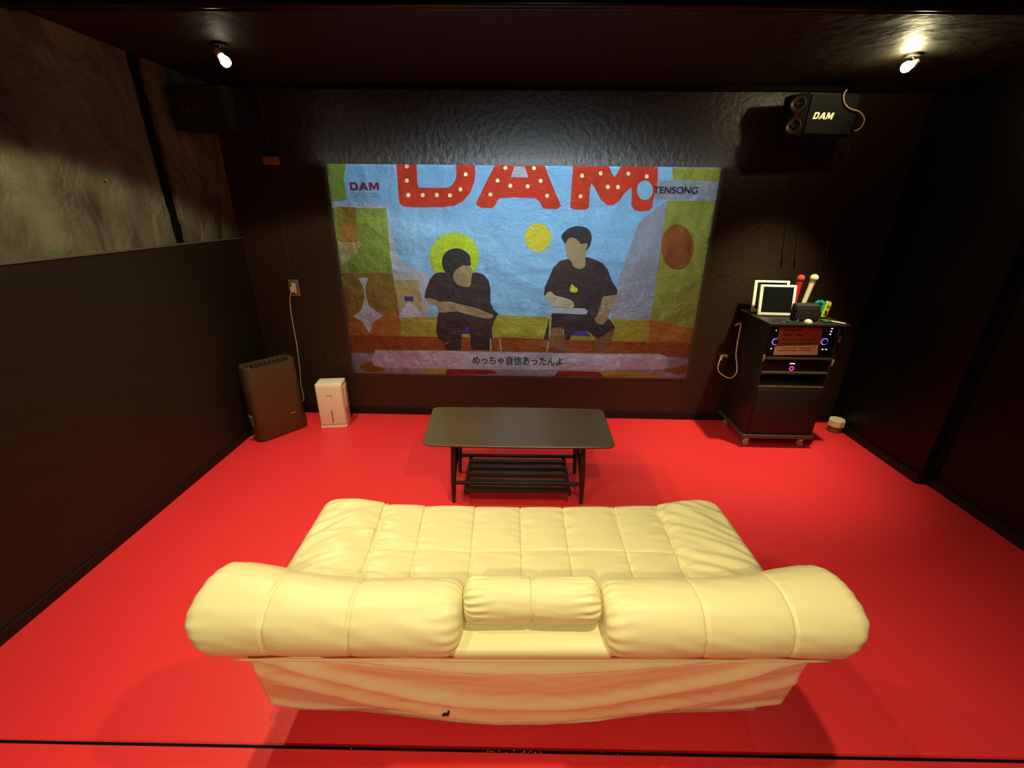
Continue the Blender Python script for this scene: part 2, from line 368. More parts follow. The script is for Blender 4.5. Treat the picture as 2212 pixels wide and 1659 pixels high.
pp('caption_bar', cap, 'white')
# two seated figures
def fL(x, y): return (900+x/6.635, 520+y/6.635)
def fR(x, y): return (1160+x/5.72, 480+y/5.72)
a = pp('seated_figure', [fL(*p) for p in ((250, 480), (190, 560), (130, 720), (120, 800), (160, 850), (300, 900), (330, 1010), (300, 1090), (290, 1200), (280, 1300), (330, 1420), (440, 1560), (640, 1560), (650, 1330), (770, 1330), (780, 1560), (1060, 1560), (1090, 1380), (1080, 1250), (1110, 1150), (1170, 1040), (1100, 980), (1060, 880), (1060, 680), (1030, 560), (960, 480), (850, 450), (600, 500), (400, 450), (310, 450))], 'shirt')
pp('hair', [fL(*p) for p in ((380, 230), (450, 140), (570, 105), (680, 135), (760, 210), (775, 300), (770, 350), (620, 450), (540, 480), (430, 460), (370, 350))], 'hair', a, sm=True)
pp('face', [fL(*p) for p in ((680, 345), (600, 390), (540, 450), (530, 540), (590, 620), (680, 655), (765, 650), (785, 560), (800, 430), (770, 370))], 'skin', a, sm=True)
pp('forearm', [fL(*p) for p in ((150, 820), (280, 840), (330, 870), (480, 865), (600, 900), (860, 960), (1000, 1020), (1100, 1060), (1040, 1110), (860, 1080), (700, 1040), (560, 1010), (340, 1020), (300, 930), (190, 900))], 'skin', a, sm=True)
pp('trouser_tear', [fL(*p) for p in ((330, 1400), (380, 1470), (450, 1440), (480, 1400), (470, 1460), (390, 1495), (340, 1460))], 'leg', a)
pp('chair_leg', [fL(*p) for p in ((1050, 1400), (1072, 1400), (1075, 1575), (1050, 1575))], 'wheat', a)
pp('chair_leg', [fL(*p) for p in ((1180, 1400), (1205, 1400), (1225, 1575), (1200, 1575))], 'wheat', a)
pp('chair_seat', [fL(*p) for p in ((650, 1320), (720, 1230), (780, 1320))], 'blue', a)
b = pp('seated_figure', [fR(*p) for p in ((380, 450), (280, 480), (200, 560), (150, 680), (95, 800), (85, 900), (180, 900), (300, 960), (330, 1100), (200, 1120), (150, 1180), (120, 1300), (80, 1440), (150, 1450), (330, 1300), (340, 1440), (400, 1450), (440, 1350), (620, 1340), (740, 1430), (800, 1400), (960, 1290), (900, 1200), (740, 1150), (790, 1000), (820, 900), (900, 930), (985, 880), (990, 830), (920, 720), (870, 580), (800, 500), (690, 450), (620, 430))], 'shirt')
pp('face', [fR(*p) for p in ((345, 240), (380, 130), (500, 110), (590, 180), (612, 280), (610, 360), (595, 440), (590, 540), (530, 575), (450, 545), (420, 480), (370, 430), (350, 330))], 'skin', b, sm=True)
pp('hair', [fR(*p) for p in ((330, 240), (305, 170), (370, 90), (480, 50), (600, 65), (660, 130), (670, 220), (640, 310), (600, 350), (620, 260), (540, 265), (490, 210), (400, 190), (350, 260))], 'hair', b, sm=True)
pp('forearm', [fR(*p) for p in ((100, 900), (160, 850), (230, 900), (400, 950), (455, 1000), (440, 1050), (330, 1045), (200, 1030), (110, 950))], 'hand', b, sm=True)
pp('forearm', [fR(*p) for p in ((820, 920), (975, 900), (960, 1000), (890, 1120), (860, 1200), (790, 1260), (710, 1200), (770, 1100), (790, 980))], 'skin', b, sm=True)
pp('drawing_board', [fR(*p) for p in ((130, 1105), (190, 1045), (590, 1060), (625, 1100), (600, 1135), (200, 1118))], 'pale', b)
pp('shin', [fR(*p) for p in ((180, 1300), (300, 1290), (350, 1450), (360, 1610), (190, 1610), (170, 1450))], 'leg', b)
pp('shin', [fR(*p) for p in ((960, 1300), (930, 1400), (860, 1600), (700, 1610), (710, 1450), (800, 1400))], 'leg', b)
pp('chair_seat', [fR(*p) for p in ((410, 1390), (460, 1340), (600, 1345), (660, 1400))], 'blue', b)
pp('shirt_emblem', [fR(*p) for p in ((430, 760), (470, 800), (495, 810), (490, 860), (415, 855), (410, 800))], 'yellow', b, sm=True)
pp('chair_leg', [fR(*p) for p in ((150, 1160), (180, 1160), (165, 1440), (145, 1440))], 'wheat', b)
pp('chair_leg', [fR(*p) for p in ((110, 1600), (130, 1470), (150, 1470), (130, 1600))], 'wheat', b)
# writing of the picture
INKM = pic_mat('picture_ink', PC['ink'])
def ptext(name, s, col, px0, px1, py, hpx, bold=.01):
    off = .001 + (LAY[0]+3)*.0002; p0 = pw(px0, py[0], off); p1 = pw(px1, py[1], off); c = (p0+p1)/2
    hgt = (pw((px0+px1)/2, (py[0]+py[1])/2-hpx/2, off)-pw((px0+px1)/2, (py[0]+py[1])/2+hpx/2, off)).z
    m = Matrix.Translation(c) @ Matrix.Rotation(math.pi/2, 4, 'X')
    t = text(name, s, pic_mat('picture_'+col, PC[col]), None, (p1-p0).length, m, .0008, bold, hgt)
    t.parent = pic; t.matrix_parent_inverse = Matrix.Translation(-Vector(pic.location)); return t
ptext('lettering', 'TENSONG', 'ink', 1410, 1506, (411, 411), 15, .015)
pa, pb = pw(758, 402, .03), pw(820, 403, .03)
DAMJOB = ((pa.x+pb.x)/2, (pa.z+pb.z)/2, pb.x-pa.x)
ptext('lettering', 'CHANNEL', 'lilac', 760, 822, (421, 421), 10, .02)
ptext('caption_text', 'めっちゃ自信あったんよ', 'ink', 1021, 1215, (776, 779), 19, .015)

# ---------------------------------------------------------------- sofa
SO = Vector((.036, 1.2, 0))
sofa = thing('sofa', 'cream leather reclining sofa seen from behind on the red floor', 'sofa', SO, R(1.5))
def resample(prof, n):
    q = smoothpts([(0, y, z) for y, z in prof], 12, True); q.append(q[0])
    d = [0]
    for a, b in zip(q, q[1:]): d.append(d[-1]+(b-a).length)
    out = []; j = 0
    for k in range(n):
        s = d[-1]*k/n
        while d[j+1] < s: j += 1
        t = (s-d[j])/(d[j+1]-d[j]); out.append(q[j].lerp(q[j+1], t))
    return out
def cushion(x0, x1, prof, seams=(), hs=None, fwd=None, rend=.05, nu=None, nv=150, seamd=.0055, puff=.003, wr=.0038, seed=0, gath=.0013):
    """upholstered roll lofted along x; seams run round it, gathers pucker both ends"""
    P0 = resample(prof, nv); cen = sum(P0, Vector())/nv; bm = bmesh.new(); nu = nu or int((x1-x0)/.003)
    N = []
    for k in range(nv):
        t = (P0[(k+1) % nv]-P0[k-1]).normalized(); N.append(Vector((0, -t.z, t.y)))
    if sum((P0[k]-cen).dot(N[k]) for k in range(nv)) < 0: N = [-n for n in N]
    xs = [x0+(x1-x0)*i/nu for i in range(nu+1)]; marks = [x0]+list(seams)+[x1]; rings = []
    for x in xs:
        e = min(x-x0, x1-x); q = max(0, 1-e/rend); ins = rend*.75*(1-math.sqrt(max(0, 1-q*q)))
        w0 = max(m for m in marks if m <= x+1e-9); w1 = min(m for m in marks if m >= x-1e-9)
        u = (x-w0)/(w1-w0) if w1 > w0 else 0; pf = puff*(math.sin(math.pi*u)**.6 if 0 < u < 1 else 0)
        ring = []; dy, dzz = fwd(x) if fwd else (0, 0)
        for k in range(nv):
            v = k/nv; d = pf - ins
            for s in seams:
                sx_ = s + .012*math.sin(v*6.28+seed)*0; d -= seamd*math.exp(-((x-sx_)/.0034)**2)
            if hs is not None:
                dv = abs(v-hs); dv = min(dv, 1-dv); d -= .0022*math.exp(-(dv/.004)**2)
            g = math.exp(-(e/.055)**2)
            d += (gath*(1.9 if abs(x) < .3 else 1.2))*g*math.sin(v*6.28*34+5*noise.noise(Vector((v*9, x*8, seed))))
            for s in seams:
                gg = math.exp(-(abs(x-s)/.045)**1.5); d += wr*.5*gg*noise.noise(Vector((x*9, v*46, seed+s)))
            d += wr*1.1*noise.noise(Vector((x*3.3, v*7, seed+2))) + wr*.35*noise.noise(Vector((x*14+v*30, v*22, seed+8)))
            p = P0[k]+N[k]*d
            wf = min(1, max(0, (P0[k].y-.74)/.14)); xi = x - math.copysign(1, x)*max(0, .665-p.z)*.42*max(0, min(1, (abs(x)-.60)/.24)); ring.append(bm.verts.new((xi, p.y+dy*wf-SO.y, p.z+dzz*wf)))
        rings.append(ring)
    for a, b in zip(rings, rings[1:]):
        for k in range(nv): bm.faces.new((a[k], a[(k+1) % nv], b[(k+1) % nv], b[k]))
    for ring, rev in ((rings[0], True), (rings[-1], False)):
        c = sum((v.co for v in ring), Vector())/nv; c.x += -.012 if rev else .012
        cv = bm.verts.new(c); mid = [bm.verts.new(v.co.lerp(c, .5)+Vector((-.007 if rev else .007, 0, 0))) for v in ring]
        for k in range(nv):
            k2 = (k+1) % nv; bm.faces.new((ring[k], ring[k2], mid[k2], mid[k])); bm.faces.new((mid[k], mid[k2], cv))
    return bm
PROF = [(.785, .535), (.742, .570), (.728, .612), (.738, .655), (.770, .690), (.815, .702), (.860, .690), (.900, .658), (.94, .61), (1.0, .50), (1.06, .42), (1.06, .36), (.97, .36), (.88, .45)]
def wing(sgn):
    def f(x):
        t = max(0, (abs(x)-.45)/.43); t = min(t, 1); s = t*t*(3-2*t); return (.050*s, .006*s)
    return f
bw = link('back_cushion', cushion(-.856, -.181, PROF, (-.655, -.448), .45, wing(-1), .045, seed=1), LEATHER, sofa, 'all')
bw2 = link('back_cushion', cushion(.177, .830, PROF, (.415, .632), .45, wing(1), .045, seed=5), LEATHER, sofa, 'all')
PILL = [(.835, .585), (.800, .615), (.785, .655), (.800, .690), (.835, .706), (.872, .693), (.903, .660), (.95, .60), (.98, .53), (.95, .50), (.90, .52)]
link('head_pillow', cushion(-.176, .173, PILL, (-.002,), None, None, .028, seed=9, puff=.004, wr=.003, gath=.002), LEATHER, sofa, 'all')
SHELF = [(.80, .535), (.752, .550), (.740, .575), (.752, .594), (.80, .603), (.88, .60), (.95, .56), (1.0, .48), (1.05, .40), (.98, .36), (.88, .45)]
link('back_support', cushion(-.20, .195, SHELF, (), None, None, .01, seed=12, puff=0, wr=.0015, gath=0), LEATHER, sofa, 'all')
# piping under the back roll
bm = bmesh.new(); tube(bm, [(-.75+1.50*i/40, .752-SO.y, .543) for i in range(41)], .0032, 8)
link('piping', bm, LEATHER, sofa, 'all')
# seat
def seat():
    bm = bmesh.new(); XS, Y0s, ZT, rr, rc = .868, .92-SO.y, .405, .042, .055; NX, NY = 560, 190
    sx = [-.575, -.405, -.198, -.012, .165, .378, .562]; hy = 1.278-SO.y; grid = []
    for j in range(NY+1):
        row = []
        for i in range(NX+1):
            x = -XS+2*XS*i/NX; yf = .355 + .035*(x/XS)**2; y = Y0s+(yf-Y0s)*j/NY
            # rounded front corners
            ex = XS-abs(x); ey = yf-y
            if ex < rc and ey < rc:
                dv = Vector((rc-ex, rc-ey)); l = dv.length
                if l > rc: dv *= rc/l; ex = rc-dv.x; ey = rc-dv.y; x = math.copysign(XS-ex, x); y = yf-ey
                d = rc-dv.length
            else: d = min(ex, ey)
            q = max(0, 1-d/rr); z = ZT - rr*(1-math.sqrt(max(0, 1-q*q)))
            inner = abs(x) < .575+.02
            fade = min(1, max(0, (y-Y0s)/.05))
            for s in sx:
                edge = s in (sx[0], sx[-1]); s2 = s*(1+.10*(y-.0)*(1 if abs(s) > .1 else 0))
                z -= (.009 if edge else .006)*math.exp(-((x-s2)/.0035)**2)
                g = math.exp(-(abs(x-s2)/.05)**1.6)*min(1, d/.03)
                z += (.011 if edge else .006)*g*noise.noise(Vector((x*10+y*9*(1 if x < 0 else -1), y*34, s*7)))
            if sx[0]-.01 < x < sx[-1]+.01:
                z -= .006*math.exp(-((y-hy-.006*math.sin(x*9))/.0035)**2)
                w0 = max([s for s in sx if s <= x] or [sx[0]]); w1 = min([s for s in sx if s > x] or [sx[-1]]); u = (x-w0)/(w1-w0+1e-6)
                vv = (y-hy)/(yf-hy) if y > hy else (hy-y)/(hy-Y0s); z += .012*(max(0, math.sin(math.pi*min(1, max(0, u))))**.5)*(max(0, math.sin(math.pi*min(1, max(0, vv))))**.5)
            else:
                u = (abs(x)-.575)/(XS-.575); z += .026*math.sin(math.pi*min(1, max(0, u)))**.8
                a = 1 if x < 0 else -1
                z += .011*min(1, d/.05)*noise.noise(Vector((x*7+y*5*a, y*26-x*14*a, 3+a)))
            z += .0022*noise.noise(Vector((x*5, y*5, 1)))
            row.append(bm.verts.new((x, y, z)))
        grid.append(row)
    for j in range(NY):
        for i in range(NX): bm.faces.new((grid[j][i], grid[j][i+1], grid[j+1][i+1], grid[j+1][i]))
    bmesh.ops.remove_doubles(bm, verts=bm.verts, dist=.0002)
    e = [x for x in bm.edges if x.is_boundary]; r = bmesh.ops.extrude_edge_only(bm, edges=e)
    vs = [g for g in r['geom'] if isinstance(g, bmesh.types.BMVert)]
    for v in vs: v.co.z = .31
    e = [g for g in r['geom'] if isinstance(g, bmesh.types.BMEdge)]; r = bmesh.ops.extrude_edge_only(bm, edges=e)
    for v in r['geom']:
        if isinstance(v, bmesh.types.BMVert): v.co.z = .28; v.co.x *= .95; v.co.y = v.co.y*.93
    return bm
link('seat_cushion', seat(), LEATHER, sofa, 'all')
# base under the seat and the loose cover hanging down the back
bm = B((-.79, .965-SO.y, .03), (.79, 1.47-SO.y, .24), .03, 4)
link('base', bm, LEATHER2, sofa, True)
def cover():
    bm = bmesh.new(); NX, NV = 240, 110; g = []
    for j in range(NV+1):
        row = []; v = j/NV
        for i in range(NX+1):
            s = -1+2*i/NX; 
            half = .752 + .062*min(1, v/.80)          # flares down to the lower corners, then steps in to the base
            if v > .80: half -= .045*min(1, (v-.80)/.03)
            x = s*half
            low = .030 + .010*abs(s)**2 - .012*math.exp(-((s+.05)/.45)**2)
            z = .552 + (low-.552)*v; y = .790 + (.135 - .022*math.exp(-((s+.05)/.5)**2))*v
            if v > .80: y += .012*min(1, (v-.80)/.04)*(1-math.exp(-((abs(s)-.0)/.5)**4))
            n = 0                                                 # outward (towards the viewer) is -y
            def fold(c, wdt, amp): return amp*math.exp(-((v-c)/wdt)**2)
            a = 1-s*s
            # long swags hung from both upper corners
            c1 = .06+.17*a; n += fold(c1-.03, .030, .012)*(.3+.7*a)-fold(c1+.005, .016, .010)
            c2 = .10+.52*a**.9; n += fold(c2-.06, .055, .016)-fold(c2, .022, .016)
            c3 = .42+.45*a + .05*s; n += fold(c3-.06, .06, .012)-fold(c3, .022, .012)
            c4 = .80+.14*a; n += fold(c4-.035, .035, .008)-fold(c4, .014, .008)
            n += .018*a*math.sin(math.pi*v)
            n += .004*noise.noise(Vector((x*4, v*7, 5))) + .0015*noise.noise(Vector((x*15, v*20, 8)))
            n *= 1.35*min(1, v/.04+.0)*min(1, (1-abs(s))/.02)
            row.append(bm.verts.new((x, y-n-SO.y, z)))
        g.append(row)
    for j in range(NV):
        for i in range(NX): bm.faces.new((g[j][i], g[j][i+1], g[j+1][i+1], g[j+1][i]))
    # turn the cloth round the sides and under
    e = [x for x in bm.edges if x.is_boundary]; r = bmesh.ops.extrude_edge_only(bm, edges=e)
    for v in r['geom']:
        if isinstance(v, bmesh.types.BMVert): v.co.y = v.co.y+.10; v.co.x *= .985
    return bm
cv = link('back_cover', cover(), LEATHER2, sofa, 'all')
# small worn hole low on the back cover
TEAR = mat('tear_dark', (.03, .015, .01), .8)
hp = [(954, 1546), (960, 1543), (965, 1544), (967, 1539), (971, 1541), (969, 1548), (964, 1547), (959, 1548)]
si = (Matrix.Translation(SO) @ Matrix.Rotation(R(1.5), 4, 'Z')).inverted()
link('tear', P([si @ atY(x, y, .835) for x, y in hp], (0, .03, 0)), TEAR, cv)
for sx_ in (-1, 1):
    for yy in (1.02, 1.42): link('foot', LA([(.02, 0), (.024, .004), (.024, .035)], 16, Matrix.Translation((sx_*.70, yy-SO.y, 0))), BLK, sofa, True)

def shell(rings, closed_top=True):
    bm = bmesh.new(); rr = [[bm.verts.new(p) for p in ring] for ring in rings]; n = len(rr[0])
    for a, b in zip(rr, rr[1:]):
        for k in range(n): bm.faces.new((a[k], a[(k+1) % n], b[(k+1) % n], b[k]))
    bm.faces.new(rr[0][::-1])
    if closed_top: bm.faces.new(rr[-1])
    return bm
# ---------------------------------------------------------------- coffee table
tb = thing('coffee_table', 'low dark wooden coffee table with slatted shelf in front of sofa', 'table', (0, 2.27, 0), R(.8))
ZT = .415
def fillet(pts, rad, n=6):
    out = []; N = len(pts)
    for i, (p, r0) in enumerate(zip(pts, rad)):
        p = Vector(p)
        if not r0: out.append(p); continue
        a = (Vector(pts[i-1])-p).normalized()*r0; b_ = (Vector(pts[(i+1) % N])-p).normalized()*r0
        for k in range(n+1):
            t = k/n; out.append((p+a)*(1-t)**2 + p*2*t*(1-t) + (p+b_)*t*t)
    return out
def tabletop():
    F, Bk, d0, d1 = .522, .540, -.235, .235; pts, rad = [], []
    for k in range(9): u = -1+2*k/8; pts.append((u*F, d0-.012*(1-u*u))); rad.append(.035 if k in (0, 8) else 0)
    for k in range(9): u = 1-2*k/8; pts.append((u*Bk, d1+.012*(1-u*u))); rad.append(.035 if k in (0, 8) else 0)
    q = fillet(pts, rad); c = Vector((0, 0)); rings = []
    for z, inset in ((ZT-.018, .010), (ZT-.008, .002), (ZT-.004, 0), (ZT, .003)):
        rings.append([Vector((v.x*(1-inset/.53), v.y*(1-inset/.24), z)) for v in q])
    return shell(rings)
link('tabletop', tabletop(), WOODT, tb, True)
fy, by = 2.09-2.27, 2.40-2.27; fxl, fxr = -.375, .370
LEGX = .373
for sx_ in (-1, 1):
    for yy, top in ((fy, fy+.035), (by, by-.0)):
        bm = bmesh.new(); tube(bm, [(sx_*LEGX*.995, yy, 0), (sx_*(LEGX-.004), yy+(top-yy)*.35, .14), (sx_*(LEGX-.012), top, ZT-.02)], [.010, .0155, .0165], 14)
        link('leg', bm, WOODB, tb, True)
bm = bmesh.new()
for yy in (fy+.033, by-.002): box(bm, (-LEGX+.01, yy-.010, ZT-.062), (LEGX-.01, yy+.010, ZT-.02), .002)
for sx_ in (-1, 1): box(bm, (sx_*(LEGX-.014)-.009, fy+.03, ZT-.058), (sx_*(LEGX-.014)+.009, by, ZT-.02), .002)
link('apron', bm, WOODB, tb, True)
SZ = .135
for yy, zz in ((fy+.012, SZ-.008), (by, SZ-.008)):
    bm = bmesh.new(); box(bm, (-LEGX+.008, yy-.009, zz-.010), (LEGX-.008, yy+.009, zz+.010), .005, 3); link('rail', bm, WOODB, tb, True)
for sx_ in (-1, 1):
    bm = bmesh.new(); tube(bm, [(sx_*(LEGX-.008), fy+.012, SZ+.01), (sx_*(LEGX-.010), by, SZ+.17)], .009, 10); link('brace', bm, WOODB, tb, True)
    bm = bmesh.new(); m = Matrix.Translation((sx_*.295, 0, 0)); y0, y1 = fy+.0, by+.01
    prism(bm, [(sx_*.295-.010, y0-.035, .078), (sx_*.295-.010, y1, .088), (sx_*.295-.010, y1, .120), (sx_*.295-.010, y0-.035, .098)], (.02, 0, 0)); link('shelf_support', bm, WOODB, tb)
for k in range(5):
    yy = fy-.010+.066*k; zz = .104+.004*k
    link('slat', B((-.292, yy-.023, zz-.006), (.292, yy+.023, zz+.006), .003), WOODB, tb, True)

# ---------------------------------------------------------------- air cleaners
AIRM = mat('bronze_black_plastic', (.075, .043, .020), .38, spec=.5)
ap = thing('air_purifier', 'tall dark brown air purifier standing in the left back corner', 'air purifier', (-1.80, 2.885, 0), 0)
def plan(c, ang, w, d, z, r):   # rounded rectangle plan
    out = []; n = 6
    for (sx_, sy, a0) in ((1, -1, -90), (1, 1, 0), (-1, 1, 90), (-1, -1, 180)):
        for k in range(n+1):
            a = R(a0+90*k/n); out.append(Vector((sx_*(w/2-r)+r*math.cos(a), sy*(d/2-r)+r*math.sin(a), z)))
    m = Matrix.Translation(c) @ Matrix.Rotation(ang, 4, 'Z'); return [m @ p for p in out]
AA = R(52); W_, D_ = .37, .155
link('body', shell([plan((0, 0, 0), AA, W_*.93, D_*.9, 0, .05), plan((0, 0, 0), AA, W_, D_, .025, .055), plan((0, 0, 0), AA, W_*.985, D_, .30, .055), plan((0, 0, 0), AA, W_*.95, D_*.97, .555, .05), plan((0, 0, 0), AA, W_*.93, D_*.92, .565, .048), plan((0, 0, 0), AA, W_*.80, D_*.62, .565, .03), plan((0, 0, 0), AA, W_*.78, D_*.58, .545, .03)]), AIRM, ap, True)
ma = Matrix.Rotation(AA, 4, 'Z')
gb = bmesh.new()
for k in range(9): box(gb, (-.13+k*.031, -.04, .548), (-.124+k*.031, .04, .556), 0, 2, ma)
link('top_grille', gb, BLK, ap)
link('control_panel', B((-W_/2+.05, -D_/2+.002, .5655), (W_/2-.06, -D_/2+.022, .5675), .001, 1, ma), BLK, ap)
link('badge', B((.06, -D_/2-.001, .155), (.10, -D_/2+.002, .158), 0, 2, ma), IVORY, ap)
link('side_label', B((-W_/2-.002, -.035, .13), (-W_/2+.004, .02, .21), .001, 1, ma), mat('label_grey', (.16, .12, .08), .4), ap)
link('side_label', B((-W_/2-.003, -.02, .195), (-W_/2+.002, .01, .199), 0, 1, ma), WHITE, ap)
CORD = mat('cord_cream', (.55, .46, .33), .45)
p = [Vector(v)-Vector(ap.location) for v in ((-1.90, 2.76, .05), (-1.945, 2.74, .02), (-1.975, 2.80, .005), (-1.96, 2.86, .006), (-1.93, 2.90, .02))]
link('power_cord', T(p, .003), CORD, ap, 'all')

wp = thing('dehumidifier', 'white boxy dehumidifier on the red floor beside the brown purifier', 'dehumidifier', (-1.432, 3.025, 0), R(8))
PINKW = mat('warm_white_plastic', (.84, .72, .60), .35)
link('body', B((-.098, -.062, .022), (.098, .07, .365), .012, 4), PINKW, wp, True)
link('base', B((-.097, -.066, 0), (.097, .072, .024), .004), PINKW, wp, True)
link('front_panel', B((-.092, -.068, .030), (.092, -.060, .350), .006, 3), PINKW, wp, True)
link('water_gauge', B((-.003, -.0695, .045), (.003, -.067, .155), .001, 1), mat('gauge_dark', (.06, .02, .02), .4), wp)
bm = bmesh.new(); box(bm, (-.022, -.0695, .272), (.020, -.067, .279)); box(bm, (.013, -.0695, .255), (.020, -.067, .272)); link('logo_mark', bm, mat('logo_tan', (.55, .40, .30), .5), wp)
link('side_handle', B((.096, -.02, .15), (.105, .045, .33), .008, 3), PINKW, wp, True)

# ---------------------------------------------------------------- things on the back wall
ol = thing('wall_outlet', 'wall outlet with a cream plug on the back wall left of the picture', 'outlet', (-1.684, WY, 1.025))
STEEL = mat('outlet_plate', (.22, .17, .12), .35, metal=.3)
link('cover_plate', B((-.038, -.006, -.062), (.038, -.0, .062), .003), STEEL, ol, True)
link('socket', B((-.015, -.010, -.038), (.015, -.005, .038), .002), IVORY, ol, True)
pc = thing('power_cord', 'cream power cord hanging from the left outlet to behind the brown purifier', 'cord', (-1.69, WY-.02, 1.03))
pts = [atY(630, 628, 3.2), atY(627, 640, 3.195), atY(627, 660, 3.205), atY(633, 700, 3.21), atY(641, 745, 3.21), atY(648, 800, 3.21), atY(650, 830, 3.21), atY(656, 858, 3.205), Vector((-1.772, 3.20, .10)), Vector((-1.80, 3.17, .02)), Vector((-1.84, 3.08, .005))]
link('cable', T([v-Vector(pc.location) for v in pts], .0036), CORD, pc, 'all')
link('plug', B((-.014, -.014, -.035), (.012, .018, .008), .007, 3), IVORY, pc, True)
jb = thing('junction_box', 'small tan junction box on the back wall at upper left', 'electrical box', (-1.68, WY, 1.87))
TAN = mat('tan_box', (.30, .17, .07), .5)
link('box_body', B((-.052, -.028, -.024), (-.022, 0, .024), .003), TAN, jb, True)
link('box_cover', B((-.020, -.030, -.024), (.052, 0, .024), .003), TAN, jb, True)
def conduit(label, pts, r=.005):
    b0 = Vector(pts[0]); o = thing('conduit', label, 'conduit', b0)
    link('pipe', T([Vector(v)-b0 for v in pts], r, 4), mat('conduit_black', (.03, .028, .025), .35, spec=.6), o, 'all'); return o
conduit('thin black conduit running up from the tan junction box', [(-1.69, WY-.006, 2.27), (-1.69, WY-.006, 2.1), (-1.688, WY-.006, 1.90)])
conduit('thin black conduit running between the tan junction box and the outlet', [(-1.684, WY-.006, 1.845), (-1.684, WY-.006, 1.4), (-1.684, WY-.006, 1.09)])
for px0, px1, lb in ((1722, 1688, 'thin black cable on the back wall, left of the pair below the lettered speaker'), (1748, 1716, 'thin black cable on the back wall, right of the pair below the lettered speaker')):
    conduit(lb, [atY(px0, 310, WY-.006), atY((px0+px1)/2, 440, WY-.006), atY(px1, 575, WY-.006)], .004)
conduit('thin black cable near the right back corner of the wall', [atY(1838, 300, WY-.006), atY(1810, 420, WY-.006), atY(1778, 580, WY-.006)], .005)
orr = thing('wall_outlet', 'low wall outlet with ivory plugs left of the karaoke rack', 'outlet', (1.575, WY, .53))
link('cover_plate', B((-.036, -.006, -.06), (.036, 0, .06), .003), mat('dark_plate', (.03, .022, .015), .4), orr, True)
link('socket', B((-.014, -.010, -.03), (.014, -.005, .03), .002), mat('dark_plate', None), orr, True)
rc = thing('power_cord', 'white power cord looping from the right outlet to the karaoke rack', 'cord', (1.575, WY-.02, .55))
WC = mat('white_cord', (.9, .86, .72), .4)
pts = [atY(1571, 771, 3.19), atY(1563, 767, 3.18), atY(1555, 778, 3.18), atY(1551, 795, 3.18), atY(1556, 806, 3.17), atX(1576, 817, 1.606), atX(1590, 807, 1.606), atX(1592, 790, 1.606), atX(1590, 765, 1.606), atX(1594, 735, 1.606), atX(1600, 700, 1.604), Vector((1.602, 3.20, .80)), Vector((1.63, 3.215, .80))]
link('cable', T([v-Vector(rc.location) for v in pts], .0042), WC, rc, 'all')
link('plug', B((-.030, -.02, -.025), (-.014, .012, .015), .005, 3), IVORY, rc, True)
link('plug', B((.002, -.01, -.005), (.022, .012, .018), .004, 3), IVORY, rc, True)

# ---------------------------------------------------------------- karaoke rack
RX0, RX1, RY0, RY1 = 1.625, 2.105, 2.795, 3.20
rk = thing('karaoke_rack', 'black karaoke rack cabinet on casters in the right back corner', 'cabinet', ((RX0+RX1)/2, (RY0+RY1)/2, 0))
def rp(x, y, z): return (x-rk.location.x, y-rk.location.y, z)
def RB(a, b_, bev=.003): return B(rp(*a), rp(*b_), bev)
link('side_panel', RB((RX0, RY0, .105), (RX0+.018, RY1, .90)), MBLK, rk, True)
link('side_panel', RB((RX1-.018, RY0, .105), (RX1, RY1, .90)), MBLK, rk, True)
link('back_panel', RB((RX0+.018, RY1-.012, .105), (RX1-.018, RY1, .90)), MBLK, rk)
link('top_panel', RB((RX0-.02, RY0-.03, .90), (RX1+.012, RY1+.005, .925), .008), MBLK, rk, True)
EDGE = mat('edge_band', (.075, .058, .038), .35, spec=.6)
link('base_panel', RB((RX0-.012, RY0-.012, .075), (RX1+.012, RY1, .105), .006), EDGE, rk, True)
for z in (.678, .575, .470): link('shelf', RB((RX0+.018, RY0+.002, z-.009), (RX1-.018, RY1-.012, z+.009)), EDGE, rk, True)
link('door', RB((RX0+.020, RY0-.004, .115), (RX1-.020, RY0+.014, .457), .004), MBLK, rk, True)
for x in (RX0+.04, RX1-.05):
    for y in (RY0+.03, RY1-.05):
        c = bmesh.new(); lathe(c, [(.0225, -.009), (.0245, -.005), (.0245, .005), (.0225, .009)], 20, axis_mtx(rp(x, y, .0245), (.8, .3, 0)))
        ob = link('caster', c, mat('caster_tan', (.30, .20, .13), .4), rk, True)
        c = bmesh.new(); box(c, rp(x-.012, y-.016, .045), rp(x+.012, y+.016, .060), .003); lathe(c, [(.02, .06), (.02, .075)], 12, Matrix.Translation(rp(x, y, 0))); box(c, rp(x-.014, y-.005, .022), rp(x-.010, y+.005, .05)); box(c, rp(x+.010, y-.005, .022), rp(x+.014, y+.005, .05))
        link('caster_bracket', c, IVORY, ob)
for z, px in ((.82, 1), (.655, 1)): link('corner_clip', RB((RX1-.016, RY0-.007, z-.024), (RX1-.004, RY0+.002, z+.024), .003), mat('clip_brass', (.42, .30, .18), .35, metal=.3), rk, True)
link('corner_clip', RB((RX0+.001, RY0-.007, .66), (RX0+.013, RY0+.002, .705), .003), mat('clip_brass', None), rk, True)
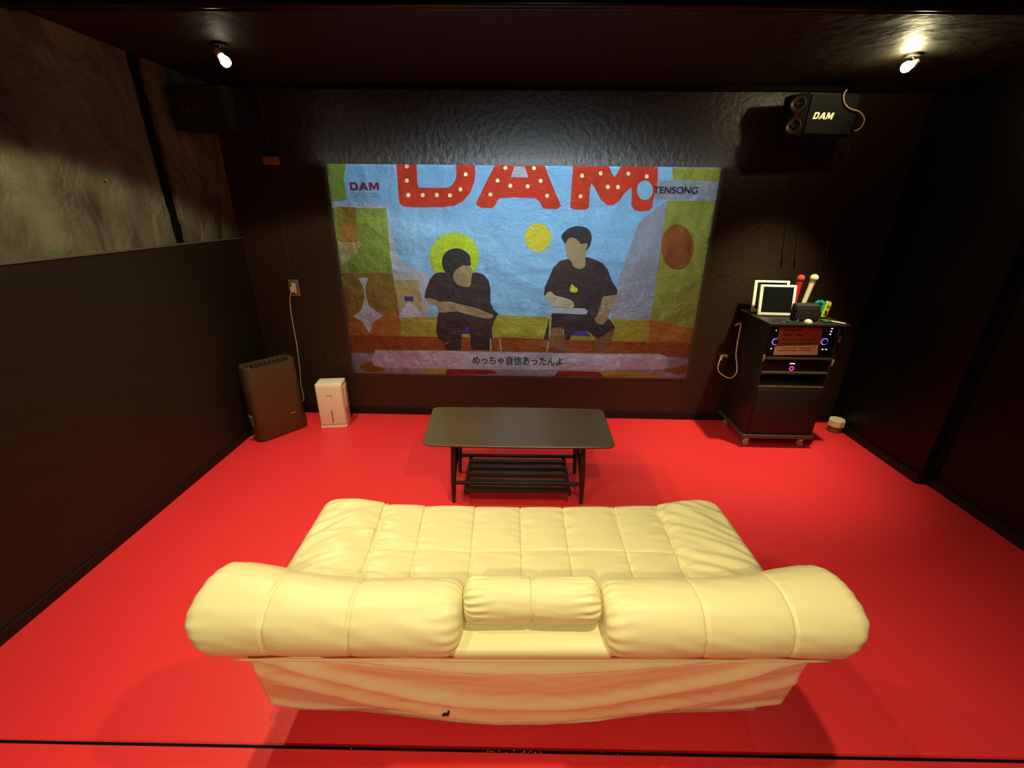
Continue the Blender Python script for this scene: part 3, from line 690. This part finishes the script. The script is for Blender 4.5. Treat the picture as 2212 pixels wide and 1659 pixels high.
# amplifier with glowing dials, on the rack's upper shelf
am = thing('karaoke_amplifier', 'black amplifier with two violet ring lights on the top shelf of the rack', 'amplifier', (1.865, 2.98, .688))
def ab(a, b_, bev=.003): l = am.location; return B((a[0]-l.x, a[1]-l.y, a[2]-l.z), (b_[0]-l.x, b_[1]-l.y, b_[2]-l.z), bev)
FY = RY0+.035
link('case', ab((RX0+.024, FY, .688), (RX1-.024, RY1-.03, .885)), BLK, am, True)
VIO = mat('violet_glow', (.1, .08, .3), emit=(.32, .25, 1), estr=1.1); LEDW = mat('white_led', (.5, .5, .6), emit=(.8, .88, 1), estr=3); LEDG = mat('green_led', (.2, .6, .2), emit=(.3, 1, .25), estr=1.2)
am_inv = -Vector(am.location)
for px in (1675, 1781):
    c = atY(px, 738, FY-.004)+am_inv; t = bmesh.new(); torus(t, c, (0, 1, 0), .021, .0025); rg = link('dial_ring', t, VIO, am, 'all')
    link('dial', LA([(.017, 0), (.017, .012), (.014, .015)], 24, axis_mtx(c+Vector((0, .004, 0)), (0, -1, 0))), BLK, rg, True)
def led(px, py, m, r=.0035, par=None, Y=None, name='indicator_light'):
    c = atY(px, py, (Y or FY)-.002)-Vector((par or am).location)
    return link(name, LA([(r, -.002), (r, .001), (r*.6, .003)], 12, axis_mtx(c, (0, -1, 0))), m, par or am, True)
for q in ((1798, 710), (1796, 716), (1794, 722), (1777, 755), (1785, 755), (1666, 753)): led(*q, LEDW)
led(1677, 714, LEDG, .004)
# notices hung across the amplifier
def sheet(name, label, px, Y, col, rows, th=.0012, fsc=1):
    c = [atY(x, y, Y) for x, y in px]; o = thing(name, label, 'notice', (c[0]+c[1]+c[2]+c[3])/4)
    l = Vector(o.location); link('paper', P([v-l for v in c], (0, th, 0)), col, o)
    return o, l
ORP = mat('orange_paper', (.45, .15, .07), .6, mott=.15, mscale=20); CRP = mat('cream_paper', (.98, .82, .58), .6)
INK2 = mat('notice_ink', (.14, .04, .02), .7)
n1, l1 = sheet('notice_sheet', 'orange printed notice taped across the amplifier front', [(1685, 706), (1779, 706), (1770, 748), (1676, 748)], RY0+.022, ORP, 4)
def lines(o, l, Y, rows, inkm):
    for (x0, x1, y, h) in rows:
        bm = bmesh.new(); n = max(3, int((x1-x0)/2.2)); hs = [h*random.uniform(.55, 1.05) for _ in range(n+1)]
        up = [atY(x0+(x1-x0)*k/n, y-hs[k]/2, Y)-l for k in range(n+1)]; dn = [atY(x0+(x1-x0)*k/n, y+hs[k]/2, Y)-l for k in range(n+1)]
        prism(bm, up+dn[::-1], (0, .0008, 0)); link('printed_line', bm, inkm, o)
lines(n1, l1, RY0+.0215, [(1694, 1733, 713, 3.6), (1690, 1712, 724, 3.0), (1722, 1736, 724, 3.0), (1688, 1760, 734, 2.4), (1686, 1755, 742, 2.4)], INK2)
n2, l2 = sheet('notice_sheet', 'cream printed notice below the orange one on the amplifier', [(1674, 748), (1768, 745), (1766, 767), (1670, 767)], RY0+.015, CRP, 2)
lines(n2, l2, RY0+.0145, [(1688, 1720, 752, 1.6), (1726, 1752, 752, 1.6), (1681, 1720, 757, 2.0), (1727, 1754, 757, 2.0)], mat('notice_ink_red', (.35, .12, .06), .7))
# player with magenta ring
pl = thing('media_player', 'slim black player with a magenta ring light on the rack middle shelf', 'player', (1.865, 2.98, .584))
pi_ = -Vector(pl.location)
link('case', B(Vector((RX0+.03, RY0+.02, .584))+pi_, Vector((RX1-.03, RY1-.04, .655))+pi_, .004), BLK, pl, True)
t = bmesh.new(); torus(t, atY(1710, 796, RY0+.018)+pi_, (0, 1, 0), .013, .0032); link('ring_light', t, mat('magenta_glow', (.5, .05, .3), emit=(1, .04, .42), estr=1.4), pl, 'all')
c = atY(1712, 785.5, RY0+.018)+pi_; link('indicator_light', B(c-Vector((.016, .001, .002)), c+Vector((.016, .002, .002))), LEDW, pl)

# things standing on the rack top (z = .925)
ZR = .925
def onrack(px, py, z=ZR): v = atZ(px, py, z); return v
def tablet(label, pl_, pr_, top, back, grp=None, lean=.07, wdt=.235, hgt=.185):
    hgt += .012
    base = Vector(pl_); o = thing('tablet', label, 'tablet', base, back)
    tilt = Matrix.Rotation(-lean*3.2, 4, 'X')
    link('frame', B((-wdt/2, -.007, .004), (wdt/2, .007, hgt), .006, 3, tilt), mat('tablet_white', (.95, .92, .82), .3, emit=None), o, True)
    link('screen', B((-wdt/2+.020, -.0085, .026), (wdt/2-.020, -.006, hgt-.014), .001, 1, tilt), mat('screen_black', (.008, .009, .010), .12), o)
    link('stand', B((-wdt/2+.05, -.018, 0), (wdt/2-.05, .035, .006), .002), BLK, o)
    return o
tablet('white framed tablet with dark screen standing foremost on the rack', (1.745, 2.975, ZR), None, None, R(-3), lean=.065, wdt=.238, hgt=.198)
tablet('white framed tablet leaning behind another tablet on the rack', (1.755, 3.085, ZR), None, None, R(-3), lean=.055, wdt=.238, hgt=.21)
box_c = Vector((1.890, 2.865, ZR))
box_c = Vector((1.872, 2.865, ZR))
bs = thing('console_case', 'black fabric case standing on the rack beside the tablet', 'case', box_c, R(-4))
link('body', B((-.078, -.035, 0), (.078, .035, .112), .014, 4), mat('black_fabric', (.010, .010, .009), .8, bump=.3, bscale=90), bs, True)
link('lid_seam', B((-.079, -.036, .076), (.079, .036, .079), .001, 1), BLK, bs)
def mic(label, cx, cy, topc, leanx, leany, m, ball, mb):
    o = thing('microphone', label, 'microphone', (cx, cy, ZR)); ax_ = Vector((leanx, leany, 1)).normalized()
    mt = axis_mtx((0, 0, 0), ax_)
    link('handle', LA([(.010, 0), (.013, .01), (.0145, .10), (.0165, topc-.05), (.019, topc-.036), (.020, topc-.030)], 20, mt), m, o, True)
    link('collar', LA([(.0205, topc-.030), (.0205, topc-.026)], 20, mt), mb, o)
    s = [(.0205, topc-.026)]+[(.0255*math.cos(a), topc-.002+.0255*math.sin(a)) for a in [R(v) for v in (-58, -40, -20, -5, 5, 20, 40, 60, 80, 88)]]
    link('grille', LA(s, 24, mt), ball, o, True)
    return o
REDM = mat('red_mic', (.72, .02, .025), .4); REDG = mat('red_mesh', (.55, .03, .03), .55, bump=.5, bscale=250)
WM = mat('white_mic', (.85, .74, .52), .4); WG = mat('cream_mesh', (.72, .60, .38), .5, bump=.5, bscale=250)
mic('red microphone standing upright behind the black case', 1.885, 3.03, .250, .02, 0, REDM, REDG, REDM)
mic('white microphone leaning right behind the black case', 1.900, 2.97, .265, .15, 0, WM, WG, BLK)
gc = thing('game_controller', 'small yellow and green game controller beside the black case', 'game controller', (2.005, 2.935, ZR), R(8))
GREEN = mat('mint_plastic', (.02, .50, .22), .4); TEAL = mat('teal_plastic', (.01, .22, .24), .4); YEL = mat('yellow_plastic', (.85, .72, .06), .4)
def jc(x0, z0, w_, h_, rad, n=8):
    pts = [(x0, z0), (x0, z0+h_)]
    out = [(x0, z0+.0)]
    out += [(x0, z0+h_)]
    out += [(x0+w_-rad+rad*math.sin(R(90*k/n)), z0+h_-rad+rad*math.cos(R(90*k/n))) for k in range(n+1)]
    out += [(x0+w_-rad+rad*math.cos(R(90*k/n)), z0+rad-rad*math.sin(R(90*k/n))) for k in range(n+1)]
    return out
tl = Matrix.Rotation(R(9), 4, 'Y')
def jpoly(pts, y0, d, mx=None): return P([(mx or tl) @ Vector((x, y0, z)) for x, z in pts], (0, d, 0))
g_body = link('right_half', jpoly(jc(.016, .015, .036, .106, .018), -.014, .014), YEL, gc, True)
link('grip', jpoly([(-.008, .042), (.014, .042), (.014, .115), (-.014, .118), (-.02, .106), (-.006, .098)], -.010, .016), GREEN, gc, True)
link('left_half', jpoly([(-.05, .098), (-.03, .116), (-.004, .120), (-.004, .106), (-.03, .098)], -.004, .02), TEAL, gc, True)
link('tail', jpoly([(.004, .0), (.02, .0), (.02, .045), (.012, .045)], -.008, .012), BLK, gc)
link('thumbstick', LA([(.0085, 0), (.0085, .006)], 16, axis_mtx(tl @ Vector((.034, -.014, .052)), (0, -1, 0))), BLK, g_body, True)
for ddx, ddz in ((-.007, 0), (.007, 0), (0, .007), (0, -.007)): link('button', LA([(.0028, 0), (.0028, .003)], 10, axis_mtx(tl @ Vector((.035+ddx, -.014, .088+ddz)), (0, -1, 0))), BLK, g_body)
link('button', LA([(.002, 0), (.002, .003)], 8, axis_mtx(tl @ Vector((.026, -.014, .032)), (0, -1, 0))), BLK, g_body)
gl = thing('green_reflection', 'small dark green painted reflection on the rack front of the controller', 'case', (2.0, 2.835, ZR), 0)
link('body', B((-.024, -.03, 0), (.024, .03, .012), .005, 3), mat('dark_green', (.02, .10, .015), .5), gl, True)  # green reflection on the rack top, put in as a thin coloured slab
cd = thing('paper_card', 'cream card lying flat at the right corner of the rack top', 'card', (2.075, 2.83, ZR), R(-50))
link('paper', B((-.042, -.010, 0), (.042, .010, .0015)), CRP, cd)
kn = thing('remote_dongle', 'small round beige knob on the rack top in front of the black case', 'knob', (1.865, 2.80, ZR))
link('body', LA([(.024, 0), (.024, .008), (.017, .018), (.006, .023)], 20), IVORY, kn, True)
def loopcable(label, pts, m, r=.003):
    b0 = Vector(pts[0]); o = thing('cable', label, 'cable', b0); link('wire', T([Vector(v)-b0 for v in pts], r, 8), m, o, 'all'); return o
loopcable('tangled dark cable lying on the rack top below the tablets', [(1.66, 2.84, ZR+.003), (1.72, 2.80, ZR+.003), (1.79, 2.82, ZR+.003), (1.82, 2.86, ZR+.004), (1.76, 2.87, ZR+.003), (1.70, 2.85, ZR+.008), (1.74, 2.79, ZR+.009), (1.82, 2.79, ZR+.003)], mat('dark_cable', (.05, .04, .035), .3))
for x, y, lb in ((1.735, 2.815, 'tiny shiny metal stud added as a glint on the rack top under the tablet'), (1.815, 2.83, 'tiny shiny metal stud added as a glint on the rack top beside the beige knob')):
    o = thing('glint_stud', lb, 'plug', (x, y, ZR)); link('body', LA([(.006, 0), (.007, .006), (.004, .012), (.003, .018)], 12), mat('chrome', (.7, .66, .6), .2, metal=.9), o, True)  # small highlights on the rack top, added as chrome studs

# lidded jar in the right corner
jr = thing('lidded_container', 'small octagonal container with a white lid on the floor by the right wall', 'container', (2.472, 3.07, 0), R(12))
def ngon(rx, ry, z, n=8): return [Vector((rx*math.cos(2*math.pi*(k+.5)/n), ry*math.sin(2*math.pi*(k+.5)/n), z)) for k in range(n)]
link('body', shell([ngon(.050, .046, 0), ngon(.052, .048, .05)]), mat('brown_tub', (.20, .09, .05), .35), jr)
link('lid', shell([ngon(.056, .052, .05), ngon(.058, .054, .054), ngon(.058, .054, .098), ngon(.053, .049, .106)]), WM, jr)

# ---------------------------------------------------------------- speakers
SPK = mat('speaker_black', (.004, .0038, .0035), .6, spec=.4); GRL = mat('speaker_grille', (.005, .005, .005), .8, bump=.4, bscale=220)
LOGO_LIT = mat('logo_cream_lit', (.95, .72, .36), .4, emit=(1, .72, .32), estr=.9); LOGO_SHADED = mat('logo_shaded', (.07, .03, .025), .5); DGREY = mat('driver_grey', (.045, .04, .04), .4); PINK = mat('pink_reflection', (.10, .022, .030), .4)  # right logo is given a glow, left logo coloured dark for shade
def dam(name, m, parent, width, height, mtx, depth, slant=.0):
    D_ = [[(0, 0), (.62, 0), (.86, .18), (.90, .5), (.86, .82), (.62, 1), (0, 1), (0, .79), (.56, .79), (.64, .68), (.66, .5), (.64, .32), (.56, .21), (.24, .21), (.24, .78), (0, .78)]]
    A_ = [[(1.02, 0), (1.28, 0), (1.36, .20), (1.72, .20), (1.64, .40), (1.45, .40), (1.56, .70), (1.83, 0), (2.12, 0), (1.72, 1), (1.42, 1)]]
    M_ = [[(2.22, 0), (2.46, 0), (2.46, .62), (2.72, .08), (2.86, .08), (3.12, .62), (3.12, 0), (3.36, 0), (3.36, 1), (3.04, 1), (2.79, .44), (2.54, 1), (2.22, 1)]]
    bm = bmesh.new()
    for poly in D_+A_+M_:
        q = [Vector(((x/3.36-.5)*width + (y-.5)*height*slant, (y-.5)*height, 0)) for x, y in poly]
        nv = [mtx @ v for v in q]; prism(bm, nv, (mtx.to_3x3() @ Vector((0, 0, depth))))
    o = link(name, bm, m, parent); return o
_l = dam('lettering', pic_mat('picture_letred', PC['letred']), None, DAMJOB[2], .048, Matrix.Translation((DAMJOB[0], WY-.001-(LAY[0]+3)*.0002, DAMJOB[1])) @ Matrix.Rotation(math.pi/2, 4, 'X'), .0006)
_l.parent = pic; _l.matrix_parent_inverse = Matrix.Translation(-Vector(pic.location))
def speaker(label, cx, cy, cz, rz, mir, logo):
    s = thing('wall_speaker', label, 'speaker', (cx, cy, cz), rz)
    f = lambda x, y, z: Vector((x*mir, y, z))
    # plan: broad grille towards the room, narrow driver face on the outer side
    out = [(-.205, .06), (-.205, -.0), (-.165, -.045), (-.135, -.065), (.17, -.065), (.205, -.03), (.205, .12), (-.10, .12)]
    link('cabinet', P([f(x, y, -.105) for x, y in out], (0, 0, .21)), SPK, s)
    link('grille', P([f(x, y, -.098) for x, y in ((-.130, -.066), (-.130, -.074), (.160, -.074), (.168, -.066))], (0, 0, .196)), GRL, s)
    nrm = f(-.6, -.8, 0).normalized()
    for z in (.055, -.055):
        c = f(-.178, -.033, z)
        t = bmesh.new(); lathe(t, [(.042, -.004), (.042, .004), (.034, .006), (.026, -.001), (.012, -.003), (.010, .003)], 28, axis_mtx(c, nrm)); link('driver', t, DGREY, s, True)
    link('reflection_strip', P([f(-.168, -.046, -.017), f(-.186, -.028, -.017), f(-.186, -.028, .017), f(-.168, -.046, .017)], nrm*.004), PINK, s)  # pink light reflected on the cabinet, put in as a coloured strip
    link('wall_bracket', B((-.04, .12, -.03), (.04, .19, .03), .004), SPK, s)
    if logo:
        dam('logo', logo, s, .118, .034, Matrix.Translation((mir*(-.035), -.0742, -.008)) @ Matrix.Rotation(math.pi/2, 4, 'X'), .0015, .25)
    return s
s1 = speaker('black wall speaker with cream lettering high in the right back corner', 1.76, 3.03, 2.115, R(6), 1, LOGO_LIT)
s2 = speaker('black wall speaker with shade-darkened lettering high in the left back corner', -1.835, 2.87, 2.10, R(-6) if False else R(10), 1, LOGO_SHADED)
s2.rotation_euler.z = R(-4)
pts = [atY(x, y, 2.952) for x, y in ((1829, 194), (1823, 204), (1823, 218), (1829, 229), (1840, 236), (1854, 240), (1864, 249), (1867, 260), (1862, 272), (1854, 280), (1845, 283))]
sc_ = thing('speaker_cable', 'pinkish cable curling in an S over the lettered right speaker', 'cable', pts[0])
link('wire', T([v-pts[0] for v in pts], .004), mat('pink_cable', (.55, .40, .32), .4), sc_, 'all')
conduit('thin black conduit beside the left wall speaker', [atY(468, 175, 3.2), atY(480, 215, 3.2), atY(496, 268, 3.2)], .005)

# ---------------------------------------------------------------- bulbs
GLOW = mat('bulb_glow', (1, .9, .7), emit=(1, .86, .58), estr=9)
def bulb(label, loc, aim):
    o = thing('spot_lamp', label, 'lamp', loc); a = Vector(aim).normalized(); mt = axis_mtx((0, 0, 0), a); up = H-loc[2]
    link('bulb', LA([(.012, -.012), (.018, 0), (.024, .018), (.022, .032), (.012, .040), (.004, .043)], 20, mt), GLOW, o, True)
    link('socket', LA([(.014, -.045), (.0165, -.040), (.0165, -.012), (.012, -.010)], 18, mt), IVORY, o, True)
    link('ceiling_rose', LA([(.03, up-.012), (.03, up)], 20), BLK, o, True)
    link('stem', T([tuple(-a*.04), (0, 0, up-.012)] if up > .03 else [(0, 0, 0), (0, 0, up)], .004, 4), BLK, o, True)
    return o
bulb('lit bare lamp hanging from the ceiling at the left', tuple(BULB_L), (.5, -.15, -.6))
bulb('lit bare lamp close under the ceiling at the right', tuple(BULB_R), (-.6, -.2, -.25))
lamp('right_bulb_glow', 'POINT', BULB_R + Vector((-.03, -.02, .012)), 8, color=(1, .85, .45), size=.02)
lamp('left_bulb_glow', 'POINT', BULB_L + Vector((.03, -.02, -.06)), .03, color=(1, .85, .5), size=.02)
# things of one kind share a group phrase
# small bright screw head on the plaster
sw = thing('wall_screw', 'tiny bright screw head on the bare plaster wall at left', 'screw', (XL-.004, 2.26, 1.70))
link('head', LA([(.006, 0), (.005, .004)], 12, axis_mtx((0, 0, 0), (1, 0, 0))), mat('chrome', None), sw)

for nm, ph in (('wall_speaker', 'speakers high in the back corners'), ('tablet', 'white tablets on the karaoke rack'), ('microphone', 'microphones on the karaoke rack'),
               ('notice_sheet', 'printed notices on the amplifier'), ('conduit', 'thin black conduits on the back wall'), ('spot_lamp', 'lit lamps under the ceiling'),
               ('wall_outlet', 'outlets on the back wall'), ('glint_stud', 'metal studs added as glints on the rack top')):
    for o in bpy.data.objects:
        if o.parent is None and o.name.split('.')[0] == nm and 'label' in o: o['group'] = ph
